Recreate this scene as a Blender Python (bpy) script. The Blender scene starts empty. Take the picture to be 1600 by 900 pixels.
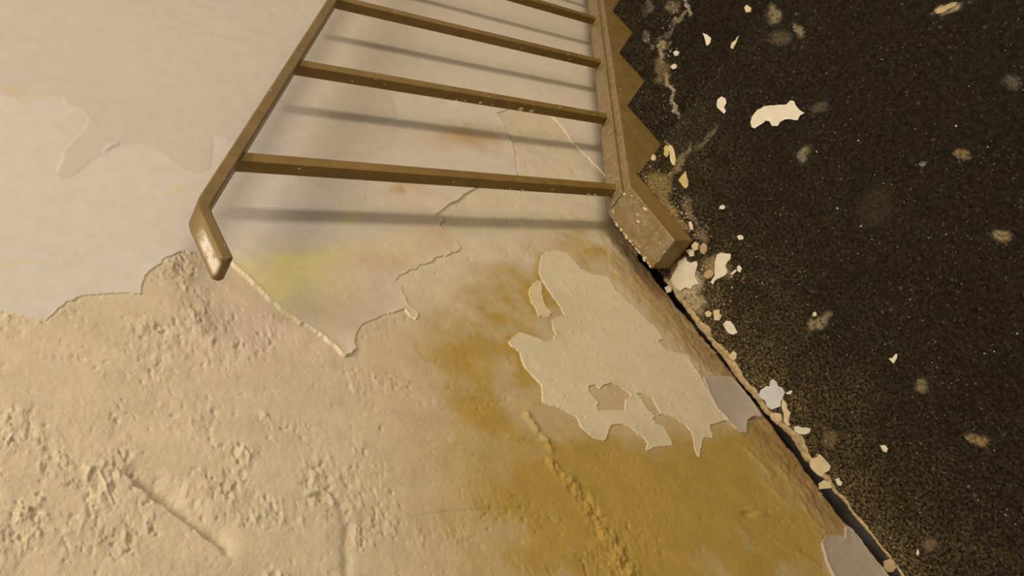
import bpy, bmesh, math, random
import numpy as np
from mathutils import Matrix, Vector

# ------------------------------------------------------------------ camera, light, exposure
S = bpy.context.scene
COL = S.collection
F_PX = 1317.711
CAM = np.array([-0.59792, -0.73329, 1.34229])
ROT = np.array([[-0.49134349, -0.49496482, -0.71665291],
                [-0.73254538, 0.67993551, 0.03263400],
                [0.47112508, 0.54101528, -0.69666608]])      # world -> (right, down, forward)
cd = bpy.data.cameras.new('camera'); cam = bpy.data.objects.new('camera', cd); COL.objects.link(cam)
cd.sensor_width = 36.0; cd.lens = F_PX / 1600 * 36; cd.clip_start = 0.02
cam.matrix_world = Matrix(((ROT[0][0], -ROT[1][0], -ROT[2][0], CAM[0]),
                           (ROT[0][1], -ROT[1][1], -ROT[2][1], CAM[1]),
                           (ROT[0][2], -ROT[1][2], -ROT[2][2], CAM[2]), (0, 0, 0, 1)))
S.camera = cam

world = bpy.data.worlds.new('stairwell_ambient'); S.world = world; world.use_nodes = True
world.node_tree.nodes['Background'].inputs[0].default_value = (1.0, 0.81, 0.56, 1)
world.node_tree.nodes['Background'].inputs[1].default_value = 0.425

def lamp(name, loc, target, size, power, color):
    ld = bpy.data.lights.new(name, 'AREA'); ld.shape = 'DISK'; ld.size = size; ld.energy = power; ld.color = color
    o = bpy.data.objects.new(name, ld); COL.objects.link(o); o.location = loc
    o.rotation_euler = (Vector(target) - Vector(loc)).to_track_quat('-Z', 'Y').to_euler()
    return o
lamp('ceiling_lamp', (0.62, -1.20, 3.25), (0.0, -0.2, 0.2), 0.95, 58, (1.0, 0.84, 0.63))
wl = lamp('wall_lamp', (1.25, -2.8, 0.75), (0.5, 0.0, -0.1), 0.40, 33, (1.0, 0.84, 0.63))      # upright tube on the far side of the stairwell
wl.data.shape = 'RECTANGLE'; wl.data.size_y = 1.9

S.view_settings.view_transform = 'Standard'; S.view_settings.look = 'None'
S.view_settings.gamma = 1.0; S.view_settings.use_curve_mapping = False
S.view_settings.exposure = 0.0

# ------------------------------------------------------------------ image-pixel helpers: where a pixel's camera ray meets a plane, and back
def rays(px, py):
    v = np.stack([(np.asarray(px, float) - 800) / F_PX, (np.asarray(py, float) - 450) / F_PX, np.ones_like(np.asarray(px, float))], -1)
    return v @ ROT
def on_wall(px, py, Y=0.0):
    d = rays(px, py); return CAM + d * ((Y - CAM[1]) / d[..., 1])[..., None]
def on_floor(px, py, z=0.0):
    d = rays(px, py); return CAM + d * ((z - CAM[2]) / d[..., 2])[..., None]
def to_pixels(P):  # projects world points to image pixels through the camera
    v = (np.asarray(P, float) - CAM) @ ROT.T
    w = np.maximum(v[..., 2], 0.05)
    return 800 + F_PX * v[..., 0] / w, 450 + F_PX * v[..., 1] / w

# ------------------------------------------------------------------ noise
_rng = np.random.RandomState(7)
_T = _rng.rand(256, 256).astype(np.float64)
def vnoise(x, y, s, seed=0):
    x = x / s + seed * 17.31; y = y / s + seed * 9.77
    xi = np.floor(x).astype(int); yi = np.floor(y).astype(int); fx = x - xi; fy = y - yi
    fx = fx * fx * fx * (fx * (fx * 6 - 15) + 10); fy = fy * fy * fy * (fy * (fy * 6 - 15) + 10)
    a = _T[xi & 255, yi & 255]; b = _T[(xi + 1) & 255, yi & 255]; c = _T[xi & 255, (yi + 1) & 255]; d = _T[(xi + 1) & 255, (yi + 1) & 255]
    return (a * (1 - fx) + b * fx) * (1 - fy) + (c * (1 - fx) + d * fx) * fy - 0.5
def fbm(x, y, s, seed=0, o=4, g=0.5):
    r = 0; a = 1.0; n = 0
    for k in range(o):
        ca, sa = math.cos(k * 0.9 + 0.4), math.sin(k * 0.9 + 0.4)
        r = r + a * vnoise(x * ca - y * sa, x * sa + y * ca, s, seed + k); n += a; a *= g; s *= 0.5
    return r / n * 2
def sstep(a, b, x):
    t = np.clip((x - a) / (b - a), 0, 1); return t * t * (3 - 2 * t)
def seg_dist(px, py, pts, closed=False):
    pts = np.asarray(pts, float); n = len(pts); D = np.full(px.shape, 1e9); T = np.zeros(px.shape)
    for i in range(n if closed else n - 1):
        a = pts[i]; b = pts[(i + 1) % n]; d = b - a; L2 = d @ d + 1e-9
        t = np.clip(((px - a[0]) * d[0] + (py - a[1]) * d[1]) / L2, 0, 1)
        q = np.hypot(px - a[0] - t * d[0], py - a[1] - t * d[1]); m = q < D
        T = np.where(m, (i + t) / (n - 1), T); D = np.where(m, q, D)
    return (D, T)
def sdf(px, py, poly):                                   # negative inside
    D, _ = seg_dist(px, py, poly, True); P = np.asarray(poly, float); ins = np.zeros(px.shape, bool)
    for i in range(len(P)):
        x0, y0 = P[i]; x1, y1 = P[(i + 1) % len(P)]
        if y0 == y1: continue
        c = ((y0 > py) != (y1 > py)) & (px < (x1 - x0) * (py - y0) / (y1 - y0) + x0); ins ^= c
    return np.where(ins, -D, D)
def blob(px, py, cx, cy, rx, ry, ang=0):
    c, s = math.cos(math.radians(ang)), math.sin(math.radians(ang)); dx = px - cx; dy = py - cy
    u = (dx * c + dy * s) / rx; v = (-dx * s + dy * c) / ry
    return np.exp(-(u * u + v * v))

# ------------------------------------------------------------------ mesh helpers
def mesh_np(name, V, Fq, mat, parent=None, smooth=True, col=None, attrs=None):
    """V (n,3), Fq list of int arrays with 3 or 4 columns"""
    me = bpy.data.meshes.new(name); V = np.ascontiguousarray(V, np.float32)
    me.vertices.add(len(V)); me.vertices.foreach_set('co', V.ravel())
    Fq = [np.asarray(f, np.int32) for f in Fq if len(f)]
    loops = np.concatenate([f.ravel() for f in Fq]); tot = np.concatenate([np.full(len(f), f.shape[1], np.int32) for f in Fq])
    st = np.concatenate([[0], np.cumsum(tot)[:-1]]).astype(np.int32)
    me.loops.add(len(loops)); me.loops.foreach_set('vertex_index', loops.astype(np.int32))
    me.polygons.add(len(tot)); me.polygons.foreach_set('loop_start', st)
    me.polygons.foreach_set('use_smooth', np.full(len(tot), smooth, bool))
    me.update(calc_edges=True); me.validate()
    if col is not None:
        a = me.attributes.new('tint', 'FLOAT_COLOR', 'POINT')
        a.data.foreach_set('color', np.concatenate([col, np.ones((len(col), 1))], 1).astype(np.float32).ravel())
    for k, v in (attrs or {}).items():
        a = me.attributes.new(k, 'FLOAT', 'POINT'); a.data.foreach_set('value', v.astype(np.float32))
    o = bpy.data.objects.new(name, me); COL.objects.link(o)
    if mat: me.materials.append(mat)
    if parent: o.parent = parent
    return o
def bm_obj(name, bm, mat, parent=None, smooth=False):
    me = bpy.data.meshes.new(name); bmesh.ops.recalc_face_normals(bm, faces=bm.faces); bm.to_mesh(me); bm.free()
    if smooth: me.polygons.foreach_set('use_smooth', [True] * len(me.polygons))
    o = bpy.data.objects.new(name, me); COL.objects.link(o); me.materials.append(mat)
    if parent: o.parent = parent
    return o
def prism_bm(outline, y0, y1, bevel=0.0, seg=2):
    """outline in (x,z), extruded along Y"""
    bm = bmesh.new()
    a = [bm.verts.new((x, y0, z)) for x, z in outline]; b = [bm.verts.new((x, y1, z)) for x, z in outline]; n = len(a)
    bm.faces.new(a); bm.faces.new(b[::-1])
    for i in range(n): bm.faces.new((a[i], a[(i + 1) % n], b[(i + 1) % n], b[i]))
    bmesh.ops.recalc_face_normals(bm, faces=bm.faces)
    if bevel: bmesh.ops.bevel(bm, geom=list(bm.edges), offset=bevel, segments=seg, affect='EDGES', profile=0.5, clamp_overlap=True)
    return bm
def tag(o, label, cat=None, group=None, kind=None):
    o['label'] = label
    if cat: o['category'] = cat
    if group: o['group'] = group
    if kind: o['kind'] = kind

# ------------------------------------------------------------------ materials
class NT:
    def __init__(s, name):
        s.m = bpy.data.materials.new(name); s.m.use_nodes = True; s.t = s.m.node_tree; s.b = s.t.nodes['Principled BSDF']
        s.tc = s.t.nodes.new('ShaderNodeTexCoord').outputs['Object']
    def n(s, typ, **kw):
        nd = s.t.nodes.new('ShaderNode' + typ)
        for k, v in kw.items():
            if hasattr(nd, k) and k not in ('Scale',): setattr(nd, k, v)
        return nd
    def put(s, sock, v):
        if isinstance(v, bpy.types.NodeSocket): s.t.links.new(v, sock)
        elif v is not None: sock.default_value = v
    def noise(s, scale, detail=4, rough=0.55, vec=None):
        nd = s.t.nodes.new('ShaderNodeTexNoise'); s.put(nd.inputs['Vector'], vec or s.tc)
        nd.inputs['Scale'].default_value = scale; nd.inputs['Detail'].default_value = detail; nd.inputs['Roughness'].default_value = rough
        return nd.outputs['Fac']
    def voro(s, scale, out='Distance'):
        nd = s.t.nodes.new('ShaderNodeTexVoronoi'); s.put(nd.inputs['Vector'], s.tc); nd.inputs['Scale'].default_value = scale
        return nd.outputs[out]
    def ramp(s, f, a, b, ca=0.0, cb=1.0):
        nd = s.t.nodes.new('ShaderNodeMapRange'); s.put(nd.inputs[0], f)
        for i, v in enumerate((a, b, ca, cb)): nd.inputs[1 + i].default_value = v
        return nd.outputs[0]
    def math(s, op, a, b=None):
        nd = s.t.nodes.new('ShaderNodeMath'); nd.operation = op; s.put(nd.inputs[0], a); s.put(nd.inputs[1], b); return nd.outputs[0]
    def mix(s, f, a, b, mode='MIX'):
        nd = s.t.nodes.new('ShaderNodeMix'); nd.data_type = 'RGBA'; nd.blend_type = mode
        c4 = lambda c: (*c, 1) if isinstance(c, tuple) and len(c) == 3 else c
        s.put(nd.inputs[0], f); s.put(nd.inputs[6], c4(a)); s.put(nd.inputs[7], c4(b)); return nd.outputs[2]
    def attr(s, name, out='Fac'):
        nd = s.t.nodes.new('ShaderNodeAttribute'); nd.attribute_name = name; return nd.outputs[out]
    def finish(s, color, rough=0.8, bump=None, strength=0.3, dist=0.001, spec=0.3, metal=0.0):
        s.put(s.b.inputs['Base Color'], (*color, 1) if isinstance(color, tuple) else color); s.put(s.b.inputs['Roughness'], rough)
        s.b.inputs['Specular IOR Level'].default_value = spec; s.b.inputs['Metallic'].default_value = metal
        if bump is not None:
            nd = s.t.nodes.new('ShaderNodeBump'); nd.inputs['Strength'].default_value = strength; nd.inputs['Distance'].default_value = dist
            s.put(nd.inputs['Height'], bump); s.t.links.new(nd.outputs[0], s.b.inputs['Normal'])
        return s.m

def wall_mat(name, bump, grain, rough=0.85, spec=0.25):
    k = NT(name); c = k.attr('tint', 'Color')
    v = k.ramp(k.noise(45, 5), 0.3, 0.7, 0.95, 1.05); v2 = k.ramp(k.noise(420, 3), 0.3, 0.7, 1 - grain, 1 + grain)
    cm = k.t.nodes.new('ShaderNodeCombineColor'); f = k.math('MULTIPLY', v, v2)
    for i in range(3): k.put(cm.inputs[i], f)
    return k.finish(k.mix(1.0, c, cm.outputs[0], 'MULTIPLY'), rough, k.noise(520, 4, 0.6), bump, 0.0012, spec)
M_PLASTER = wall_mat('sandy_plaster', 0.38, 0.06)
M_PAINT = wall_mat('aged_wall_paint', 0.06, 0.012, 0.6, 0.35)
M_PATCH = wall_mat('old_limewash_paint', 0.25, 0.035)
M_GLOSSP = wall_mat('grey_gloss_paint', 0.05, 0.012, 0.45, 0.4)

def stone_mat():
    k = NT('dark_speckled_stone')
    base = k.mix(k.ramp(k.noise(120, 5, 0.65), 0.42, 0.64), (0.0030, 0.0024, 0.0016), (0.016, 0.013, 0.0085))
    base = k.mix(k.ramp(k.noise(300, 2, 0.5), 0.60, 0.74), base, (0.040, 0.033, 0.021))
    # light mineral grains: random cells of two sizes
    for sc, th, c in ((240, 0.90, (0.10, 0.088, 0.062)), (210, 0.955, (0.24, 0.21, 0.15)), (140, 0.98, (0.38, 0.34, 0.25))):
        d = k.voro(sc); cc = k.t.nodes.new('ShaderNodeSeparateColor'); k.put(cc.inputs[0], k.voro(sc, 'Color'))
        g = k.math('MULTIPLY', k.math('MULTIPLY', k.ramp(cc.outputs[0], th, th + 0.05), k.ramp(d, 0.42, 0.18)), k.ramp(k.attr('dust'), 0.02, 0.30, 0.45, 1.0))
        base = k.mix(g, base, c)
    dust = k.attr('dust'); dn = k.ramp(k.noise(200, 5, 0.7), 0.43, 0.62); dn2 = k.ramp(k.noise(38, 4), 0.25, 0.7, 0.25, 1.0)
    base = k.mix(k.math('MULTIPLY', k.math('MULTIPLY', dust, dn), dn2), base, (0.27, 0.205, 0.10))
    ch = k.attr('chalk'); cn = k.ramp(k.noise(160, 5, 0.65), 0.30, 0.55, 0.0, 1.0)
    base = k.mix(k.math('MULTIPLY', ch, cn), base, k.attr('tint', 'Color'))
    return k.finish(base, k.ramp(k.noise(90, 3), 0.3, 0.7, 0.6, 0.8), k.noise(420, 4, 0.65), 0.35, 0.001, 0.12)
M_STONE = stone_mat()

def rail_mat(name, scuff_sheen=0.0, base=(0.205, 0.130, 0.034), hi=(0.30, 0.255, 0.17)):
    k = NT(name)
    c = k.mix(k.ramp(k.noise(28, 4), 0.3, 0.7), tuple(v * 0.82 for v in base), tuple(v * 1.15 for v in base))
    if scuff_sheen:
        g = k.t.nodes.new('ShaderNodeNewGeometry'); sz = k.t.nodes.new('ShaderNodeSeparateXYZ'); k.put(sz.inputs[0], g.outputs['Normal'])
        scuff_sheen = k.math('MULTIPLY', k.ramp(sz.outputs[2], 0.55, 0.75), scuff_sheen); c = k.mix(k.math('MULTIPLY', scuff_sheen, 0.42), c, (0.29, 0.235, 0.135))  # upward faces evenly paler: gloss painted into the colour, under the real scuffs
        c = k.mix(k.math('MULTIPLY', k.ramp(k.noise(60, 6, 0.7), 0.46, 0.60), scuff_sheen), c, hi)
        c = k.mix(k.math('MULTIPLY', k.ramp(k.noise(95, 5, 0.75), 0.585, 0.66), scuff_sheen), c, (0.50, 0.45, 0.33))
    fl = k.ramp(k.noise(95, 2, 0.5), 0.735, 0.76)
    c = k.mix(fl, c, (0.62, 0.56, 0.42))
    return k.finish(c, k.ramp(k.noise(40, 3), 0.3, 0.7, 0.4, 0.55), k.noise(150, 4), 0.08, 0.001, 0.35)
M_RAIL = rail_mat('brown_oil_paint')
M_STRING = rail_mat('scuffed_brown_paint', 0.85, (0.225, 0.148, 0.048))
def simple(name, c, var=0.15, rough=0.8, bump=0.3, scale=120, spec=0.3):
    k = NT(name); return k.finish(k.mix(k.ramp(k.noise(scale, 5, 0.6), 0.3, 0.7), tuple(v * (1 - var) for v in c), tuple(min(1, v * (1 + var)) for v in c)), rough, k.noise(scale * 3, 4), bump, 0.001, spec)

# ------------------------------------------------------------------ the wall: outlines of what has peeled, in image pixel coordinates
A_POLY = [(-900, 520), (-200, 500), (0, 487), (25, 490), (50, 497), (72, 501), (85, 487), (105, 470), (130, 461), (180, 457), (219, 459), (221, 440), (230, 425), (250, 412), (252, 408), (262, 402), (275, 396), (290, 393), (310, 396), (335, 402), (350, 404), (362, 412), (380, 428), (395, 443), (415, 462), (440, 485), (470, 505), (500, 524), (520, 540), (538, 556), (548, 553), (556, 545), (553, 535), (557, 520), (566, 508), (590, 496), (612, 488), (632, 484), (640, 494), (650, 499), (652, 490), (643, 482), (636, 476), (630, 463), (625, 447), (618, 440), (622, 432), (635, 425), (650, 420), (655, 414), (672, 410), (680, 403), (700, 399), (715, 392), (720, 386), (713, 377), (700, 368), (688, 358), (685, 352), (692, 345), (688, 338), (680, 336), (690, 328), (700, 320), (715, 312), (730, 302), (740, 296), (770, 284), (806, 274), (803, 240), (795, 215), (785, 192), (775, 178), (800, 168), (832, 160), (850, 172), (872, 192), (890, 217), (912, 240), (945, 275), (1000, 310), (1060, 250), (1060, -900), (-900, -900)]
T_POLY = [(-900, 140), (0, 150), (60, 152), (98, 153), (105, 165), (125, 175), (138, 190), (130, 205), (112, 222), (100, 240), (92, 262), (88, 275), (95, 281), (110, 276), (125, 268), (140, 255), (155, 245), (165, 236), (178, 228), (200, 226), (225, 227), (240, 232), (255, 243), (270, 258), (285, 268), (300, 272), (325, 268), (332, 232), (333, 212), (345, 216), (372, 228), (405, 242), (450, 268), (467, 282), (490, 293), (505, 300), (515, 312), (530, 321), (545, 323), (560, 322), (568, 315), (571, 300), (570, 275), (575, 258), (590, 242), (612, 222), (622, 200), (616, 175), (613, 152), (640, 143), (700, 150), (775, 160), (840, 150), (900, 140), (1060, 130), (1060, -900), (-900, -900)]
P1 = [(615, 152), (635, 143), (665, 148), (685, 168), (692, 172), (705, 163), (725, 152), (780, 168), (795, 190), (800, 216), (788, 210), (760, 205), (730, 210), (700, 205), (665, 205), (640, 203), (625, 190)]
P2 = [(580, 247), (600, 235), (640, 240), (680, 248), (700, 262), (715, 278), (640, 290), (575, 280)]
P3 = [(715, 262), (738, 248), (748, 240), (768, 236), (780, 242), (800, 252), (806, 274), (760, 286), (715, 280)]
PATCH = [(843, 412), (848, 400), (855, 394), (870, 391), (885, 396), (895, 408), (905, 420), (925, 430), (945, 433), (950, 436), (962, 455), (975, 468), (990, 480), (1000, 492), (1015, 505), (1025, 515), (1035, 530), (1028, 533), (1040, 548), (1060, 552), (1075, 555), (1085, 575), (1095, 590), (1102, 605), (1110, 620), (1125, 640), (1140, 655), (1108, 664), (1112, 685), (1100, 684), (1095, 692), (1092, 714), (1085, 702), (1085, 690), (1080, 675), (1068, 663), (1055, 654), (1043, 651), (1030, 648), (1018, 655), (1022, 662), (1035, 668), (1043, 680), (1050, 698), (1037, 698), (1020, 700), (1012, 706), (1008, 705), (1012, 694), (1005, 685), (990, 672), (970, 662), (955, 665), (950, 672), (947, 685), (943, 690), (930, 686), (915, 675), (905, 665), (902, 655), (895, 648), (880, 640), (860, 635), (848, 628), (848, 615), (846, 602), (838, 592), (825, 580), (818, 570), (812, 550), (800, 541), (794, 535), (805, 525), (812, 520), (835, 527), (850, 535), (866, 532), (867, 520), (862, 505), (866, 498), (880, 492), (884, 495), (875, 480), (865, 465), (858, 455), (848, 440), (843, 425)]
STAR = [(918, 604), (930, 601), (937, 608), (942, 602), (955, 599), (970, 605), (985, 617), (984, 622), (977, 625), (976, 642), (950, 641), (934, 643), (931, 636), (934, 630), (925, 620), (919, 612)]
BAY2 = [(994, 615), (1010, 617), (1018, 624), (1032, 646), (1022, 652), (1008, 636)]
CHIP = [(826, 452), (838, 439), (846, 440), (846, 455), (850, 475), (861, 490), (856, 497), (841, 494), (835, 480), (828, 465)]
GP1 = [(1099, 590), (1110, 588), (1140, 590), (1152, 600), (1170, 622), (1186, 646), (1188, 653), (1176, 650), (1166, 657), (1164, 678), (1150, 670), (1135, 655), (1118, 635), (1107, 615)]
GP2 = [(1283, 848), (1290, 841), (1300, 837), (1312, 839), (1320, 843), (1320, 820), (1328, 827), (1345, 850), (1365, 874), (1390, 905), (1410, 935), (1320, 935), (1305, 905), (1290, 878), (1286, 860)]

def fields(px, py, X, Z):
    """everything about the wall at these places: heights (metres towards the room) and colours"""
    q = {}
    n1 = fbm(X, Z, 0.010, 3, 3) * 3.0 + fbm(X, Z, 0.0035, 5, 2) * 1.2
    wob = lambda a, s: a * s
    q['A'] = sdf(px, py, A_POLY) + n1 * 0.8
    q['T'] = sdf(px, py, T_POLY) + n1 * 1.0
    q['P'] = np.maximum(sdf(px, py, PATCH), -sdf(px, py, BAY2)) + n1 * 0.55
    q['P'] = np.maximum(q['P'], -(sdf(px, py, STAR) + n1 * 0.15))
    q['C'] = sdf(px, py, CHIP) + n1 * 0.5
    q['G1'] = sdf(px, py, GP1) + n1 * 0.4
    q['G2'] = sdf(px, py, GP2) + n1 * 0.5
    mm = 0.001
    # ---- bare plaster relief
    left = 1 - sstep(380, 700, px - 0.25 * (py - 600) + 60 * fbm(X, Z, 0.08, 31, 3))
    low = sstep(700, 900, py + 40 * fbm(X, Z, 0.05, 33, 2)) * (1 - sstep(900, 1100, px))
    rough = np.clip(0.06 + 0.75 * left * (0.10 + 1.1 * np.clip(fbm(X, Z, 0.07, 41, 3) + 0.42, 0, 1)) + 0.35 * low, 0, 1.2)
    da = (X * 0.92 - Z * 0.38) * 0.55; db = X * 0.38 + Z * 0.92          # trowel drag direction
    c1 = fbm(da, db, 0.016, 51, 4, 0.6); c2 = fbm(da, db, 0.0062, 55, 3, 0.6); clus = sstep(0.02, 0.38, fbm(X, Z, 0.05, 57, 3) + 0.12)
    pit = np.maximum(fbm(X, Z, 0.0075, 59, 2) - 0.46, 0) * (0.3 + clus)
    h = fbm(X, Z, 0.16, 21, 3) * 2.2 * mm
    h = h + rough * (np.clip(c1, -0.35, 0.5) * (0.9 + 1.6 * clus) + (np.maximum(c2 - 0.10, 0) * 5.0 - np.maximum(-c2 - 0.22, 0) * 5.0) * (0.12 + clus)) * mm - (0.25 + rough) * pit * 9 * mm
    h = h + 0.16 * mm * fbm(X, Z, 0.004, 61, 2)
    # long stretched scrapes low down by the floor joint
    zs = sstep(0.16, 0.03, Z + 0.05 * fbm(X, Z, 0.1, 71, 2)) * sstep(-0.75, -0.6, X) * sstep(0.20, 0.10, X) * (px > 800)
    st = 0.6 * fbm(X * 0.28, Z + 0.10 * X, 0.018, 75, 5, 0.65) + 0.5 * fbm(X * 0.45, Z + 0.1 * X, 0.007, 77, 4, 0.65)
    h = h + zs * (st * 4.2 + np.maximum(st - 0.12, 0) * 7) * mm
    def ridge(pts, w0, w1, amp, rgh=0.0, sd=81):
        d, t = seg_dist(px, py, pts); w = w0 + (w1 - w0) * t; g = np.exp(-(d / w) ** 2)
        return g * (amp + rgh * fbm(X, Z, 0.011, sd, 3, 0.65)) * mm
    h = h + ridge([(822, 648), (842, 676), (862, 702)], 4.5, 4.5, 3.0, 5.0) + ridge([(858, 722), (890, 752), (915, 785), (945, 830), (985, 900), (1010, 950)], 6, 20, 1.0, 7.0)
    h = h + ridge([(795, 682), (828, 688), (848, 692)], 3, 2.5, 1.5, 1.5) + ridge([(612, 588), (638, 596)], 2.5, 2.5, 1.3) - ridge([(612, 591), (640, 597), (660, 600), (700, 609)], 1.8, 1.6, 1.3)
    h = h - ridge([(740, 621), (760, 626), (782, 630)], 2, 2, 1.4) + ridge([(741, 617), (762, 622), (780, 627)], 2, 2, 0.8) - ridge([(650, 806), (690, 801), (745, 797), (810, 795)], 1.6, 1.6, 0.9)
    h = h - ridge([(156, 728), (168, 755), (180, 785)], 2.5, 2, 1.2) + ridge([(152, 728), (165, 757), (176, 785)], 2, 2, 1.0)
    h = h - ridge([(532, 790), (545, 820), (543, 850), (542, 900)], 8, 9, 2.2, 1.5) + ridge([(480, 772), (500, 768), (512, 775), (520, 786)], 4, 3, 2.6) - ridge([(486, 777), (503, 777), (515, 786)], 3, 3, 2.2)
    h = h + ridge([(1020, 737), (1050, 742), (1080, 748), (1106, 760)], 2, 2, 0.9)
    # ledge of the thicker render coat above the broken hollow at lower left
    d, t = seg_dist(px, py, [(228, 765), (235, 780), (262, 792), (285, 805), (300, 822), (318, 838)])
    side = ((px - 228) * 73 - (py - 765) * 90) / 116.0
    h = h - np.exp(-(np.maximum(side, 0) / 34) ** 2) * sstep(-3, 3, side + 5 * fbm(X, Z, 0.012, 91, 2)) * sstep(64, 18, d) * (10.0 + 5 * c1) * mm
    # lump and hole
    h = h - blob(px, py, 1168, 803, 9, 5, 10) * 4 * mm + blob(px, py, 1190, 803, 16, 3.5, 14) * 4 * mm + blob(px, py, 1172, 795, 9, 3, -5) * 2 * mm
    # curled thin skins on the stained part
    for pts, w, a in (([(1100, 675), (1150, 690), (1180, 715), (1205, 745)], 3, 1.6), ([(1165, 700), (1185, 722), (1208, 742)], 2.5, 1.6), ([(1195, 755), (1215, 772), (1230, 785)], 2.5, 1.5), ([(1205, 838), (1225, 852), (1260, 868), (1282, 885)], 2.5, 1.3), ([(880, 360), (905, 368), (925, 385)], 2.5, 1.8), ([(955, 400), (972, 430), (1000, 460), (1040, 500)], 2.5, 1.2), ([(775, 520), (800, 532)], 2, 0.8), ([(735, 433), (745, 443)], 2, 1.0)):
        h = h + ridge(pts, w, w * 0.7, a, 1.0)
    # the plaster has come away just above the slab: a dark undercut along the joint
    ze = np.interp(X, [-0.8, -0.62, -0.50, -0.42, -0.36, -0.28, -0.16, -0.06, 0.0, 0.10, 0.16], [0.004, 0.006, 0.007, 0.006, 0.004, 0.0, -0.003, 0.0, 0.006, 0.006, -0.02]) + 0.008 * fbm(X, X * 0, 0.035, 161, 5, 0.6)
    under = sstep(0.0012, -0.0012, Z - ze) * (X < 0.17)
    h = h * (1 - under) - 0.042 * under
    q['base'] = h; q['under'] = under
    # ---- painted coats
    hp = 0.45 * fbm(X, Z, 0.30, 101, 2) * 2 * mm + 0.05 * mm * fbm(X, Z, 0.02, 103, 3)
    p1 = sdf(px, py, P1) + n1 * 1.2; p2 = sdf(px, py, P2) + n1 * 1.2; p3 = sdf(px, py, P3) + n1 * 1.2
    top = sstep(2.0, -2.0, q['T'])
    whites = np.maximum(np.maximum(sstep(3, -3, p1), sstep(3, -3, p2)), sstep(3, -3, p3))
    damp = blob(px, py, 600, 430, 120, 50, -15)
    hp = hp + top * 0.55 * mm + whites * 0.4 * mm * (1 - top) + damp * (0.7 * fbm(X, Z, 0.02, 107, 4) + 1.6 * np.maximum(fbm(X, Z, 0.012, 108, 3) - 0.3, 0)) * mm
    d, _ = seg_dist(px, py, [(163, 238), (172, 231), (182, 227)]); hp = hp + np.exp(-(d / 3) ** 2) * 1.2 * mm
    curl = np.exp(np.minimum(q['A'], 0) / 5.0); lift = sstep(340, 370, px) * sstep(560, 540, px) * sstep(390, 410, py)
    lip2 = sstep(600, 620, px) * (py > 290)
    q['hA'] = 1.5 * mm + hp + curl * (2.2 * lift + 0.8 * lip2 + 0.3) * mm
    smooth_h = np.maximum(h, -0.003) * 0.45
    q['hP'] = 1.15 * mm + smooth_h + 0.8 * mm * np.maximum(fbm(X, Z, 0.012, 111, 4) - 0.34, 0) * 2.2 + np.exp(np.minimum(q['P'], 0) / 3.5) * 0.55 * mm
    q['hC'] = 1.3 * mm + smooth_h
    q['hG1'] = 1.6 * mm + smooth_h * 0.2 + np.exp(np.minimum(q['G1'], 0) / 5) * 1.6 * mm
    q['hG2'] = 1.6 * mm + smooth_h * 0.2 + np.exp(np.minimum(q['G2'], 0) / 6) * 2.2 * mm
    # ---- colours (own colour and stains, with some light and shade painted in)
    wx = px + 26 * fbm(X, Z, 0.06, 121, 4); wy = py + 26 * fbm(X, Z, 0.06, 131, 4)
    B = lambda *a: blob(wx, wy, *a)
    och = 1.1 * B(845, 468, 48, 32) + 1.0 * B(790, 455, 75, 40, -20) + 0.7 * B(1000, 455, 70, 22, 50) + 0.7 * B(745, 560, 45, 40) + 0.95 * B(822, 590, 18, 48, -25) + 0.55 * B(760, 650, 60, 45, 30) + 0.45 * B(700, 560, 90, 70) \
        + 0.95 * B(935, 740, 110, 38, 28) + 1.0 * B(1060, 775, 130, 55, 22) + 1.05 * B(1150, 720, 55, 55, 40) + 0.85 * B(1010, 850, 120, 60, 25) + 0.6 * B(860, 830, 110, 70) + 0.75 * B(960, 395, 45, 35, 35) + 0.5 * B(900, 385, 40, 30) \
        + 0.6 * B(1225, 845, 35, 30, 40) + 0.6 * B(1270, 760, 40, 18, 52) + 0.8 * B(1305, 800, 22, 14, 50) + 0.35 * B(760, 760, 110, 90) + 0.5 * B(880, 560, 22, 20) + 0.45 * B(940, 890, 140, 60) + 0.65 * B(1190, 850, 110, 70, 30) + 0.4 * B(1240, 720, 60, 40, 50)
    och = och * (0.74 + 0.85 * fbm(X, Z, 0.045, 141, 5)) + 0.5 * sstep(500, 1050, px) * sstep(520, 760, py) * (0.6 + 0.5 * fbm(X, Z, 0.09, 145, 3)) + 0.30 * sstep(480, 800, px) * sstep(400, 580, py)
    och = och + (0.20 * np.exp(-((och - 0.52) / 0.05) ** 2) + 0.16 * np.exp(-((och - 0.85) / 0.05) ** 2)) * sstep(-0.2, 0.2, fbm(X, Z, 0.06, 147, 2))    # tide marks
    och = np.clip(och, 0, 1.15)
    rim = np.exp(-(np.abs(q['P'] - 3) / 6) ** 2) * sstep(900, 820, px) * 0.35; och = np.clip(och + rim, 0, 1.2)
    brown = sstep(0.12, 0.03, Z + 0.04 * fbm(X, Z, 0.07, 151, 3)) * sstep(920, 1000, px) * np.clip(0.85 + 0.9 * st, 0.2, 1.2)
    C = lambda *c: np.array(c)
    def lerp(a, b, t): return a + (b - a) * t[:, None]
    pl = lerp(np.broadcast_to(C(0.575, 0.505, 0.38), (len(px), 3)), C(0.575, 0.475, 0.39), np.clip(0.9 * B(400, 520, 110, 60) + 0.3 * fbm(X, Z, 0.2, 161, 2), 0, 1))
    grey = np.clip(B(800, 350, 130, 60, 5) + B(690, 440, 80, 60) * 0.8 + B(880, 320, 80, 60) + B(870, 230, 110, 70), 0, 1)
    pl = lerp(pl, C(0.635, 0.575, 0.445), grey)
    pl = lerp(pl, C(0.425, 0.298, 0.088), np.clip(och, 0, 1.05)); pl = lerp(pl, C(0.27, 0.18, 0.07), np.clip(brown, 0, 0.95))
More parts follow.
